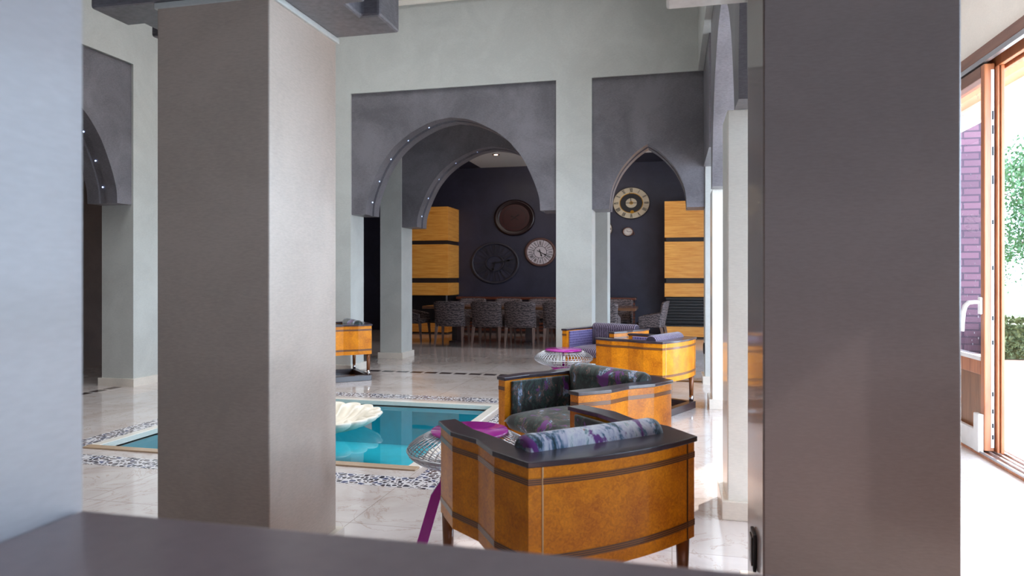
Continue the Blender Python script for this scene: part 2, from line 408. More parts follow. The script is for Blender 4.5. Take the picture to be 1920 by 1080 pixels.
# pool
pool = thing('pool', 'sunken square indoor pool of teal water with pale stone lip', 'pool', ((FL[0]+FL[1])/2, (FL[2]+FL[3])/2, 0), kind='structure')
pcx, pcy = pool.location.x, pool.location.y
def pl(m, name, mat, **k): 
    m.v = [(x - pcx, y - pcy, z) for x, y, z in m.v]; return m.build(name, mat, pool, **k)
m = MB(); a, b_, c, d = FL; zb = -0.42
m.add([(a,c,zb),(b_,c,zb),(b_,d,zb),(a,d,zb)], [(0,1,2,3)])
for p, q in (((a,c),(b_,c)), ((b_,c),(b_,d)), ((b_,d),(a,d)), ((a,d),(a,c))):
    m.add([(p[0],p[1],zb),(q[0],q[1],zb),(q[0],q[1],-0.03),(p[0],p[1],-0.03)], [(0,1,2,3)])
pl(m, 'basin', M['teal'])
m = MB()
m.box(a-0.08, b_+0.08, d, d+0.08, -0.05, 0.012); m.box(a-0.08, a, c, d, -0.05, 0.012); m.box(b_, b_+0.08, c, d, -0.05, 0.012)
pl(m, 'lip', M['lip'], bevel=0.004)
m = MB(); m.box(a-0.08, b_+0.08, c-0.08, c, -0.05, 0.012); pl(m, 'front_lip', M['lip_brown'], bevel=0.004)
m = MB(); m.add([(a,c,-0.035),(b_,c,-0.035),(b_,d,-0.035),(a,d,-0.035)], [(0,1,2,3)]); pl(m, 'water', M['water'])

# scalloped fountain bowl
ft = thing('fountain_bowl', 'white scalloped shell-shaped stone bowl standing in the pool', 'fountain', (-2.93, 5.28, -0.42))
NL = 18
def scal(r, h, a):
    k = abs(math.cos(NL * a / 2)); w = min(1, r / 0.35)
    s = 1 + 0.10 * (k ** 0.5 - 0.8) * w
    if h > 5: return (r * s, h - 10 + 0.04 * (1 - k) ** 1.3 * min(1, r / 0.42) ** 2 * max(0, min(1, (0.5 - r) / 0.05)))
    return (r * s, h + (0.012 * (k ** 0.6 - 0.7) * w ** 3 if h > 0.44 else 0))
m = MB()
prof = [(r_, (0.36 + (h_ - 0.36) * 0.8) if h_ < 5 else 10.36 + (h_ - 10.36) * 0.8) for r_, h_ in [(0.10, 0.36), (0.2, 0.375), (0.32, 0.405), (0.43, 0.45), (0.505, 0.50), (0.53, 0.535), (0.525, 0.552), (0.50, 0.552), (0.47, 10.53), (0.43, 10.485), (0.36, 10.43), (0.26, 10.40), (0.14, 10.395), (0.001, 10.395)]]
m.lathe(prof, n=NL * 12, rfn=scal); m.build('bowl', M['shell_stone'], ft)
m = MB(); m.lathe([(0.16, 0.0), (0.15, 0.04), (0.09, 0.1), (0.075, 0.25), (0.10, 0.33), (0.14, 0.362)], n=32); m.build('pedestal', M['shell_stone'], ft)

# ------------------------------------------------------------------ arches
BIG = [(0.0,1.17),(0.1,1.165),(0.19,1.15),(0.34,1.10),(0.5,1.03),(0.67,0.94),(0.8,0.84),(0.89,0.755),(1.0,0.615),(1.07,0.495),(1.14,0.35),(1.19,0.20),(1.22,0.0)]
SMALL = [(0.0,0.455),(0.13,0.446),(0.26,0.42),(0.40,0.36),(0.51,0.292),(0.62,0.195),(0.70,0.105),(0.77,0.0)]
def smooth_prof(P, n=40):
    """Catmull-Rom through (rise, half width)"""
    pts = [Vector(p) for p in P]; out = []
    ext = [2*pts[0]-pts[1]] + pts + [2*pts[-1]-pts[-2]]
    segs = len(pts) - 1; per = max(2, n // segs)
    for i in range(segs):
        p0, p1, p2, p3 = ext[i:i+4]
        for k in range(per):
            t = k / per
            out.append(0.5*((2*p1)+(-p0+p2)*t+(2*p0-5*p1+4*p2-p3)*t*t+(-p0+3*p1-3*p2+p3)*t**3))
    out.append(pts[-1]); return [(p.x, p.y) for p in out]
def arch_panel(name, W, P, T, fn, label, zs=2.08, ztop=3.68, leds=(), grow=0.022):
    """fn(u,z,n)->xyz ; grey spandrel with a pointed opening, a groove along the soffit and small lamps in the groove"""
    c = W / 2; prof = smooth_prof(P)
    def poly(g):
        pts = [(0, ztop), (0, zs)]
        L = [(c - w - g, zs + r + (g if r > 0.02 else 0)) for r, w in prof]
        R = [(c + w + g, zs + r + (g if r > 0.02 else 0)) for r, w in prof]
        L[-1] = (c, zs + prof[-1][0] + g * 1.2)
        pts += L + R[-2::-1] + [(W, zs), (W, ztop)]
        return pts
    t1, t2 = T * 0.36, T * 0.6
    m = MB()
    m.prism(poly(0), fn, 0, t1); m.prism(poly(grow), fn, t1, t2); m.prism(poly(0), fn, t2, T)
    o = m.build(name, M['grey_panel'])
    struct(o, label, 'arch')
    for r in leds:
        for s in (-1, 1):
            w = 0
            for (ra, wa), (rb, wb) in zip(prof, prof[1:]):
                if ra <= r <= rb: w = wa + (wb - wa) * (r - ra) / max(1e-6, rb - ra)
            p = Vector(fn(c + s * (w + grow * 0.6), zs + r + grow * 0.5, (t1 + t2) / 2))
            k = MB(); k.lathe([(0.001, -0.009), (0.007, -0.006), (0.009, 0), (0.007, 0.006), (0.001, 0.009)], n=8, center=p)
            k.build('arch_lamp', M['led'], o)
    return o
M['led'] = plain('cool_led', (200, 215, 255), 0.3, emit=(190, 210, 255), es=2.4)

# main wall of the court (faces the camera) with two openings
WY0, WY1 = 8.31, 8.70
HT = 5.6
m = MB()
m.box(-6.43, -4.14, WY0, WY1, 0, HT); m.box(-1.39, -0.95, WY0, WY1, 0, HT); m.box(0.38, 0.80, WY0, WY1, 0, HT)
m.box(-4.14, -1.39, WY0, WY1, 3.68, HT); m.box(-0.95, 0.38, WY0, WY1, 3.68, HT)
struct(m.build('wall_back', M['plaster']), 'tall pale plaster wall pierced by a wide and a narrow pointed arch', 'wall')
arch_panel('arch_panel', 2.75, BIG, 0.42, lambda u, z, n: (-4.14 + u, WY0 + 0.025 + n, z), 'wide grey pointed arch in the pale wall behind the pool', leds=(0.17, 0.45, 0.74, 0.98, 1.14))
arch_panel('arch_panel', 1.33, SMALL, 0.42, lambda u, z, n: (-0.95 + u, WY0 + 0.025 + n, z), 'narrow grey pointed arch framing the cream wall clock', grow=0.012)
# second wall, one bay behind
m = MB(); m.box(-4.40, -4.05, 9.83, 10.27, 0, 3.78); m.box(-1.22, -0.90, 9.83, 10.27, 0, 3.78); m.box(-4.05, -1.22, 9.83, 10.27, 3.68, 3.78)
struct(m.build('wall_inner', M['plaster']), 'pale plaster pier and lintel standing behind the wide arch', 'wall')
arch_panel('arch_panel', 2.83, [(r * 0.97, w) for r, w in BIG], 0.42, lambda u, z, n: (-4.05 + u, 9.85 + n, z), 'second grey pointed arch seen through the wide arch', zs=2.02, leds=(0.17, 0.45, 0.74, 0.98, 1.14))
# left arcade
m = MB(); m.box(-6.43, -6.0, 6.615, WY0, 0, HT); m.box(-6.43, -6.0, 3.45, 3.945, 0, HT); m.box(-6.43, -6.0, 3.945, 6.615, 3.69, HT)
m.box(-6.43, -6.0, 2.3, 3.45, 2.6, HT)
struct(m.build('wall_left', M['plaster']), 'pale plaster arcade wall left of the pool with its square pier', 'wall')
arch_panel('arch_panel', 2.67, [(r, w * 0.965) for r, w in BIG], 0.40, lambda u, z, n: (-6.025 - n, 3.945 + u, z), 'grey arch in the left wall, half hidden by the near white wall end', leds=(0.17, 0.45, 0.74, 0.98, 1.14))
# right arcade upper wall and its two arches
m = MB(); m.box(0.30, 0.78, 2.34, WY0, 3.69, HT)
struct(m.build('wall_right_upper', M['plaster']), 'upper pale wall running above the right row of columns', 'wall')
arch_panel('arch_panel', 2.70, [(r, w * 0.98) for r, w in BIG], 0.38, lambda u, z, n: (0.36 + n, 4.03 + u, z), 'grey arch between the two farther right columns, seen edge on', zs=2.085, leds=())
arch_panel('arch_panel', 0.83, [(r, w * 0.44) for r, w in SMALL], 0.38, lambda u, z, n: (0.315 + n, 2.87 + u, z), 'small grey arch above the middle right column', zs=2.117, grow=0.01)
m = MB(); m.box(0.36, 0.74, 7.08, WY0, 2.55, 3.69)
struct(m.build('trim_4', M['grey_panel']), 'grey lintel between the far right column and the back wall', 'trim')
# beam over the front row of columns
m = MB(); m.box(X0, X1, 2.34, 2.87, 2.66, HT)
struct(m.build('wall_beam', M['plaster']), 'pale beam carried by the two nearest columns', 'wall')

def skirt(m, x0, x1, y0, y1, h=0.095, t=0.028):
    m.box(x0 - t, x1 + t, y0 - t, y1 + t, 0, h)
    return m
def column(x0, x1, y0, y1, z1, label, cap=None, base=True, mat='plaster_column'):
    o = thing('column', label, 'column', ((x0+x1)/2, (y0+y1)/2, 0), kind='structure')
    cx, cy = o.location.x, o.location.y
    m = MB(); m.box(x0-cx, x1-cx, y0-cy, y1-cy, 0, z1); m.build('shaft', M[mat], o, bevel=0.006)
    if base: skirt(MB(), x0-cx, x1-cx, y0-cy, y1-cy).build('skirting', M['stone_base'], o, bevel=0.003)
    if cap:   # bracketed capital: pair of prongs each side with a slot between them
        e = cap; ya, yb = y0 - cy - 0.012, y1 - cy + (0.085 if e == 1 else 0.004); s1, s2 = ya + 0.20, ya + 0.335
        m = MB()
        pr = []
        hw = (x1 - x0) / 2
        E_ = hw + 0.31; S_ = hw + 0.225
        pts = [(-E_, ya), (E_, ya), (E_, s1), (S_, s1), (S_, s2), (E_, s2), (E_, yb), (-E_, yb), (-E_, s2), (-S_, s2), (-S_, s1), (-E_, s1)]
        m.prism(pts, lambda a, b, d: (a, b, d), 2.35, 2.66)
        m.build('capital', M['plaster_column' if e == 1 else 'grey_panel'], o, bevel=0.012)
        m = MB(); m.box(x0-cx-0.012, x1-cx+0.012, y0-cy-0.004, y1-cy+0.012, 2.325, 2.35); m.build('necking', M['plaster'], o, bevel=0.004)
    return o
column(-2.01, -1.505, 2.34, 2.875, 2.40, 'square plaster column standing left of the pool view, with bracket capital', cap=2, mat='plaster_bounce')
column(0.287, 0.860, 2.34, 2.80, 2.40, 'broad dark-looking plaster column at right beside the glass door', cap=1, mat='plaster_shaded')
column(0.279, 0.80, 3.70, 4.03, 2.117, 'middle pale column of the right row, behind the nearest armchair', mat='plaster_lit')
column(0.371, 0.82, 6.74, 7.08, 2.085, 'far pale column of the right row, beside the striped armchairs', mat='plaster_lit')
for nm, bx in (('baseboard_back', ((-6.0, -4.14, WY0-0.02, WY1), (-1.39, -0.95, WY0, WY1), (0.38, 0.8, WY0, WY1))),
               ('baseboard_inner', ((-4.40, -4.05, 9.83, 10.27), (-1.22, -0.9, 9.83, 10.27))),
               ('baseboard_left', ((-6.43, -6.0, 6.615, WY0 - 0.06), (-6.43, -6.0, 3.45, 3.945)))):
    m = MB()
    for b_ in bx: skirt(m, *b_, h=0.09)
    struct(m.build(nm, M['stone_base']), {'baseboard_back': 'pale marble skirting along the arched back wall', 'baseboard_inner': 'pale marble skirting round the pier behind the wide arch', 'baseboard_left': 'pale marble skirting of the left arcade pier'}[nm], 'skirting')
m = MB(); m.box(-6.0, 0.3, WY0 - 0.03, WY0, 4.78, 4.84)
struct(m.build('trim_5', M['cream']), 'slim pale ledge high on the back wall', 'trim')

# camera side wall: opening with sill and left reveal
m = MB(); m.box(X0, -0.76, -0.35, 0.75, 0, 3.6)
struct(m.build('wall_front', M['plaster_white']), 'smooth white wall end close by, left of the opening', 'wall')
m = MB(); m.box(-0.76, 1.75, -0.35, 0.75, 0, 0.945)
struct(m.build('wall_parapet', M['plaster_sill'], bevel=0.012, seg=3), 'mauve grey parapet top in the foreground', 'ledge')
m = MB(); m.box(1.75, X1, -0.35, 0.75, 0, 3.6); m.box(-0.76, 1.75, -0.35, 0.75, 2.75, 3.6)
struct(m.build('wall_front_right', M['brown_wall']), 'wall right of the opening', 'wall')

# outer shell
m = MB(); m.box(X0-0.2, X0, Y0, Y1, 0, HT); struct(m.build('wall_far_left', M['brown_wall']), 'brown wall beyond the left arcade', 'wall')
m = MB(); m.box(X0, X1+0.2, Y1, Y1+0.2, 0, HT); struct(m.build('wall_dining', M['navy']), 'dark navy dining room wall hung with clocks', 'wall')
m = MB(); m.box(X0, X1+0.2, Y0-0.2, Y0, 0, HT); struct(m.build('wall_rear', M['brown_wall']), 'brown wall at the rear', 'wall')
# right wall with door and windows
HD = 2.87
WX0, WX1 = X1, X1 + 0.16
ops = [(2.6, 6.9, 0), (7.02, 8.06, 0), (9.0, 12.4, 0.0)]
m = MB(); y = Y0
for a, b_, s in ops:
    m.box(WX0, WX1, y, a, 0, HT); m.box(WX0, WX1, a, b_, HD, HT)
    y = b_
m.box(WX0, WX1, y, Y1, 0, HT)
struct(m.build('wall_right', M['cream']), 'cream wall above the sliding glass door', 'wall')
# ceilings
m = MB(); m.box(X0, X1, Y0, 2.34, 3.6, 3.7); struct(m.build('ceiling_front', M['ceil']), 'flat ceiling over the near passage', 'ceiling')
m = MB(); m.box(-4.30, X1, WY1, 14.1, 3.78, 3.9); m.box(-4.30, -1.2, 14.1, Y1, 3.78, 3.9)
struct(m.build('ceiling_dining', M['ceil']), 'white ceiling panel with a spotlight over the dining room', 'ceiling')
m = MB(); m.box(X0, -4.30, WY1, Y1, 3.775, 3.9); m.box(-1.2, X1, 14.1, Y1, 3.775, 3.9)
struct(m.build('ceiling_border', M['navy']), 'dark ceiling border round the white panel', 'ceiling')
m = MB(); m.box(X0, -6.25, 2.34, WY1, 3.72, 3.8); struct(m.build('ceiling_left', M['ceil']), 'ceiling of the left passage', 'ceiling')
m = MB(); m.box(0.6, X1, 2.87, WY1, 3.72, 3.8); struct(m.build('ceiling_right', M['ceil']), 'ceiling of the passage inside the glass door', 'ceiling')
m = MB(); m.box(-6.43, 0.8, 2.34, WY1, HT, HT+0.1)
struct(m.build('ceiling', M['ceil']), 'high ceiling of the pool court', 'ceiling')

# ------------------------------------------------------------------ sliding door, windows
door = thing('door_1', 'wooden sliding glass door with white handle, slid part way open', 'door', (2.16, 5.9, 0), kind='structure')
def dp(m, name, mat, parent=None, **k):
    m.v = [(x - 2.16, y - 5.9, z) for x, y, z in m.v]; return m.build(name, mat, parent or door, **k)
LX0, LX1, LY0, LY1 = 2.125, 2.190, 5.40, 6.88
m = MB(); m.box(LX0, LX1, LY0, LY0+0.058, 0.035, 2.745); m.box(LX0, LX1, LY1-0.085, LY1, 0.035, 2.745); dp(m, 'stile', M['frame_wood'], bevel=0.006)
m = MB(); m.box(LX0, LX1, LY0+0.058, LY1-0.085, 2.66, 2.745); dp(m, 'top_rail', M['header_wood'], bevel=0.004)
m = MB(); m.box(LX0, LX1, LY0+0.058, LY1-0.085, 0.56, 0.66); m.box(LX0, LX1, LY0+0.058, LY1-0.085, 0.035, 0.16); dp(m, 'cross_rail', M['frame_wood'], bevel=0.004)
m = MB(); m.box(LX0+0.02, LX1-0.02, LY0+0.058, LY1-0.085, 0.16, 0.56); dp(m, 'wood_panel', M['panel_wood'])
m = MB(); m.add([(2.159, LY0+0.058, 0.66), (2.159, LY1-0.085, 0.66), (2.159, LY1-0.085, 2.66), (2.159, LY0+0.058, 2.66)], [(0,1,2,3)]); dp(m, 'glass_pane', M['glass'])
m = MB(); m.box(LX0-0.004, LX0+0.014, LY0+0.058, LY1-0.085, 0.66, 0.69); dp(m, 'glazing_bead', M['white_plastic'])
m = MB(); m.box(LX0-0.035, LX0, LY0+0.005, LY0+0.09, 0.02, 0.29); m.box(LX0-0.03, LX0, LY0+0.09, LY1-0.02, 0.02, 0.17); dp(m, 'bottom_guard', M['white_plastic'], bevel=0.006)
m = MB(); m.box(2.166, 2.186, LY0-0.003, LY0, 0.06, 2.70); k = m
ep = dp(m, 'lock_plate', M['white_plastic'])
m = MB()
for z in (0.12, 0.2, 0.3, 0.42, 0.78, 0.95, 1.3, 1.62, 1.9, 2.1, 2.25, 2.35): m.box(2.171, 2.182, LY0-0.005, LY0-0.003, z, z + (0.06 if z > 1.8 else 0.03))
dp(m, 'latch_slots', M['black'], ep)
m = MB(); m.box(LX0-0.018, LX0, LY0+0.02, LY0+0.06, 0.99, 1.11); hb = dp(m, 'handle_plate', M['white_plastic'], bevel=0.005)
m = MB(); hy = LY0 + 0.04
m.tube([(LX0-0.01, hy, 1.075), (LX0-0.05, hy, 1.075), (LX0-0.072, hy+0.03, 1.07), (LX0-0.078, hy+0.07, 1.045), (LX0-0.078, hy+0.10, 1.0), (LX0-0.078, hy+0.115, 0.93), (LX0-0.078, hy+0.118, 0.86)], [0.013, 0.014, 0.015, 0.016, 0.016, 0.015, 0.013], n=10)
dp(m, 'handle', M['white_plastic'], hb)
frame = thing('door_2', 'wooden frame and floor track of the sliding door', 'door frame', (2.2, 4.7, 0), kind='structure')
def fp(m, name, mat, **k):
    m.v = [(x - 2.2, y - 4.7, z) for x, y, z in m.v]; return m.build(name, mat, frame, **k)
m = MB(); m.box(2.115, 2.32, 2.6, 6.9, 2.79, 2.872); fp(m, 'header', M['header_wood'], bevel=0.005)
m = MB(); m.box(2.118, 2.15, 2.6, 6.9, 2.755, 2.79); fp(m, 'top_track', M['steel'])
m = MB(); m.box(2.20, 2.235, 2.6, 6.9, 2.72, 2.79); m.box(2.25, 2.29, 2.6, 6.9, 2.70, 2.79); fp(m, 'top_stop', M['frame_wood'], bevel=0.004)
m = MB(); m.box(2.193, 2.210, 5.37, 5.46, 0.03, 2.72); m.box(2.213, 2.236, 5.36, 5.46, 0.03, 2.72); fp(m, 'jamb_post', M['frame_wood'], bevel=0.005)
m = MB(); m.box(2.10, 2.32, 2.6, 6.9, 0.0, 0.02); fp(m, 'sill_plate', M['frame_wood'])
m = MB()
for x in (2.10, 2.15, 2.19, 2.24, 2.28): m.box(x, x+0.014, 2.6, 6.9, 0.02, 0.034)
fp(m, 'floor_track', M['steel'])
def window(name, y0, y1, n, label):
    w = thing(name, label, 'window', (2.2, (y0+y1)/2, 0), kind='structure')
    L = (y1 - y0) / 2
    m = MB(); m.box(-0.03, 0.05, -L, L, 2.79, 2.87); m.box(-0.03, 0.05, -L, L, 0, 0.06)
    for i in range(n + 1):
        y = -L + 2 * L * i / n
        m.box(-0.03, 0.05, max(-L, y-0.03), min(L, y+0.03), 0.06, 2.79)
    m.build('window_frame', M['frame_wood'], w)
    m = MB(); m.add([(0.01,-L,0.06),(0.01,L,0.06),(0.01,L,2.79),(0.01,-L,2.79)], [(0,1,2,3)]); m.build('window_pane', M['window_glass'], w)
window('window_1', 7.02, 8.06, 1, 'tall narrow window behind the right row of columns')
window('window_2', 9.0, 12.4, 3, 'tall glazed window lighting the dining room from the right')

# ------------------------------------------------------------------ armchairs
OFF = [(0.0, 0.0), (0.165, 0.026), (0.33, 0.0), (0.48, 0.027), (0.66, -0.007)]
def outline(grow=0.0, th=0.058):
    out = []
    K = 14; hw = 0.335
    for i in range(K + 1):
        x = -hw + 2 * hw * i / K
        out.append((x * (1 + grow / hw), -0.33 - 0.045 * (1 - (x / hw) ** 2) - grow))
    for d, o in OFF[1:]: out.append((hw + o + grow, -0.33 + d + (grow if d > 0.6 else 0)))
    inner_r = [(hw + OFF[-1][1] - th - grow, 0.33 + grow), (hw - th - grow + 0.012, 0.15), (hw - th - grow, 0.0), (hw - th - grow, -0.25 + grow)]
    out += inner_r
    out += [(-x, y) for x, y in reversed(inner_r)]
    for d, o in reversed(OFF[1:]): out.append((-hw - o - grow, -0.33 + d + (grow if d > 0.6 else 0)))
    return out
def side_path(grow):
    """open outer polyline from left tip round the back to the right tip"""
    hw = 0.335; K = 14
    L = [(-hw - o - grow, -0.33 + d) for d, o in reversed(OFF[1:])]
    B = [((-hw + 2*hw*i/K) * (1 + grow/hw), -0.33 - 0.045*(1 - ((-hw + 2*hw*i/K)/hw)**2) - grow) for i in range(K + 1)]
    return L + B + [(-x, y) for x, y in reversed(L)]
def strip(path, z0, z1, t):
    m = MB()
    tx, ty = path[0]; inner0 = (tx + 0.058, ty + 0.0)
    pts = path
    n = len(pts)
    vs = [(x, y, z0) for x, y in pts] + [(x, y, z1) for x, y in pts]
    m.add(vs, [(i, i+1, n+i+1, n+i) for i in range(n - 1)])
    for s, p in ((1, path[0]), (-1, path[-1])):      # return across the arm ends
        x, y = p; yy = 0.3315
        m.add([(x, yy, z0), (x + s*0.058, yy, z0), (x + s*0.058, yy, z1), (x, yy, z1)], [(0,1,2,3)])
    return m
def armchair(label, loc, front, mats, group):
    ang = math.atan2(front[1], front[0]) - PI / 2
    t = thing('armchair', label, 'armchair', loc, ang, group); t.scale = (1.035, 1.04, 1.0)
    P3 = lambda a, b, d: (a, b, d)
    m = MB(); m.prism(outline(), P3, 0.32, 0.662); fr = m.build('frame', M['burl'], t)
    strip(side_path(0.0015), 0.606, 0.627, 0).build('inlay_band', M['band'], fr)
    strip(side_path(0.0015), 0.363, 0.386, 0).build('inlay_band', M['band'], fr)
    for x, mt in ((-0.292, M['seam']), (0.292, M['seam_dark'])):
        y = -0.33 - 0.045 * (1 - (x / 0.335) ** 2) - 0.0012
        m = MB(); m.box(x - 0.0025, x + 0.0025, y - 0.0006, y + 0.004, 0.322, 0.662); m.build('veneer_line', mt, fr)
    m = MB(); m.prism(outline(0.008), P3, 0.6625, 0.681); m.build('top_rail', M['rail'], t, bevel=0.003)
    m = MB(); m.box(-0.27, 0.27, -0.24, 0.29, 0.325, 0.385); m.build('seat_frame', M['burl'], t)
    # seat cushion: crowned, softly rounded box
    m = MB(); nx, ny = 24, 24; top = []; bot = []
    hx, ya, yb = 0.262, -0.15, 0.345
    for j in range(ny + 1):
        for i in range(nx + 1):
            u = -1 + 2*i/nx; v = -1 + 2*j/ny
            e = max(0, 1 - abs(u) ** 12) ** 0.4 * max(0, 1 - abs(v) ** 10) ** 0.4
            x = hx * u; yy = (ya + yb)/2 + (yb - ya)/2 * v
            top.append((x, yy, 0.435 + 0.045 * e + 0.028 * (1 - u*u) * (1 - v*v)))
            bot.append((x, yy, 0.435 - 0.05 * e))
    n = len(top); fs = []
    for j in range(ny):
        for i in range(nx):
            a = j*(nx+1)+i; q = (a, a+1, a+nx+2, a+nx+1)
            fs.append(q); fs.append(tuple(n + k for k in reversed(q)))
    m.add(top + bot, fs, True); m.build('seat_cushion', mats[1], t)
    # back cushion: slab whose rolled top shows above the rail
    prof = [(-0.238, 0.43), (-0.242, 0.62)]
    cyy, cz, r = -0.192, 0.672, 0.056
    a0, a1 = math.radians(205), math.radians(-20)
    for k in range(15):
        a = a0 + (a1 - a0) * k / 14
        prof.append((cyy + r * math.cos(a), cz + r * math.sin(a)))
    prof += [(-0.138, 0.6), (-0.135, 0.43)]
    m = MB(); rows = []
    cy_, cz_ = -0.19, 0.6
    for x, s in ((-0.278, 0.82), (-0.272, 0.94), (-0.255, 1.0), (0.255, 1.0), (0.272, 0.94), (0.278, 0.82)):
        rows.append([(x, cy_ + (a - cy_) * s, (0.655 + (b - 0.655) * s) if b > 0.5 else b) for a, b in prof])
    nP = len(prof); vs = [p for r_ in rows for p in r_]; fs = []
    for i in range(len(rows) - 1):
        for k in range(nP): fs.append((i*nP+k, i*nP+(k+1) % nP, (i+1)*nP+(k+1) % nP, (i+1)*nP+k))
    m.add(vs, fs, True); m.add(rows[0], [tuple(range(nP))]); m.add(rows[-1], [tuple(range(nP))])
    m.build('back_cushion', mats[0], t)
    for s in (-1, 1):
        m = MB(); m.box(*sorted((s*0.2775, s*0.258)), -0.13, 0.285, 0.40, 0.655); m.build('arm_pad', mats[2], t, bevel=0.006)
        for yy in (-0.298, 0.298):
            x = s * 0.312
            m = MB(); m.tube([(x, yy, 0.325), (x, yy, 0.12)], [0.024, 0.018], n=14); lg = m.build('leg', M['leg'], t)
            m = MB(); m.tube([(x, yy, 0.122), (x, yy, 0.066)], 0.0195, n=14); m.build('ferrule', M['chrome'], lg)
    m = MB()
    m.box(-0.34, -0.285, -0.33, 0.33, 0, 0.066); m.box(0.285, 0.34, -0.33, 0.33, 0, 0.066)
    m.box(-0.285, 0.285, -0.33, -0.272, 0, 0.066)
    m.build('base_frame', M['base'], t, bevel=0.003)
    return t
VP = (M['velvet_pale'], M['velvet_pale_inner'], M['velvet_pale_inner']); VD = (M['velvet_dark'],) * 3; ST = (M['stripe'], M['stripe'], M['check'])
GA = 'burl veneer tub armchairs round the pool'
armchair('amber burl armchair nearest the camera, its back turned, pale watercolour bolster', (-0.41, 2.55, 0), (-0.68, 0.735), VP, GA)
armchair('amber burl armchair with dark floral velvet cushions facing the nearest one', (-0.49, 3.85, 0), (-0.645, -0.765), VD, GA)
armchair('amber burl armchair seen side-on with lilac striped bolster, in front of the dark striped one', (-0.24, 6.60, 0), (-0.9, 0.435), ST, GA)
armchair('armchair with dark purple striped cushions against the pier between the arches', (-0.72, 7.62, 0), (-0.48, -0.877), ST, GA)
armchair('amber armchair half hidden by the left column, beside the wide arch', (-4.04, 7.72, 0), (-0.75, -0.66), VD, GA)

# ------------------------------------------------------------------ wire tables
def wire_table(label, loc, rz):
    t = thing('side_table', label, 'side table', loc, rz, 'magenta and wire side tables')
    R = 0.28
    prof = [(0.165, 0.545), (0.205, 0.535), (0.246, 0.513), (0.273, 0.49), (R, 0.475), (0.273, 0.458), (0.246, 0.438), (0.205, 0.42), (0.16, 0.405), (0.10, 0.395)]
    m = MB()
    for k in range(52):
        a = 2*PI*k/52; a2 = a + 0.10
        m.tube([(r*math.cos(a), r*math.sin(a), z) for r, z in prof], 0.0028, n=5)
    for r, z in prof[1::2]: 
        m.tube([(r*math.cos(2*PI*i/48), r*math.sin(2*PI*i/48), z) for i in range(48)], 0.0018, n=4, closed=True)
    m.build('wire_basket', M['steel'], t)
    m = MB(); m.tube([(R*math.cos(2*PI*i/64), R*math.sin(2*PI*i/64), 0.475) for i in range(64)], 0.0045, n=8, closed=True); m.build('rim', M['steel'], t)
    m = MB(); m.lathe([(0.001, 0.545), (0.165, 0.545), (0.174, 0.549), (0.176, 0.556), (0.172, 0.562), (0.001, 0.562)], n=64); m.build('tray', M['purple'], t)
    m = MB(); m.lathe([(0.001, 0.375), (0.11, 0.375), (0.12, 0.385), (0.11, 0.396), (0.001, 0.396)], n=40); m.build('base_disc', M['purple'], t)
    m = MB(); m.tube([(0, 0, 0.396), (0, 0, 0.545)], 0.012, n=10); m.build('post', M['chrome'], t)
    for k in range(3):
        a = 2*PI*k/3
        ca, sa = math.cos(a), math.sin(a)
        pts = [(0.085, 0.383), (0.125, 0.383), (0.135, 0.33), (0.175, 0.27), (0.255, 0.0), (0.205, 0.0), (0.132, 0.255), (0.095, 0.31)]
        m = MB(); m.prism(pts, lambda r, z, d: (r*ca - d*sa, r*sa + d*ca, z), -0.009, 0.009); m.build('leg', M['purple'], t, bevel=0.002)
    return t
wire_table('wire basket side table with magenta tray, behind the nearest armchair', (-0.892, 2.965, 0), math.radians(200))
wire_table('wire basket side table with magenta tray, beyond the dark floral armchair', (-1.015, 6.50, 0), math.radians(150))

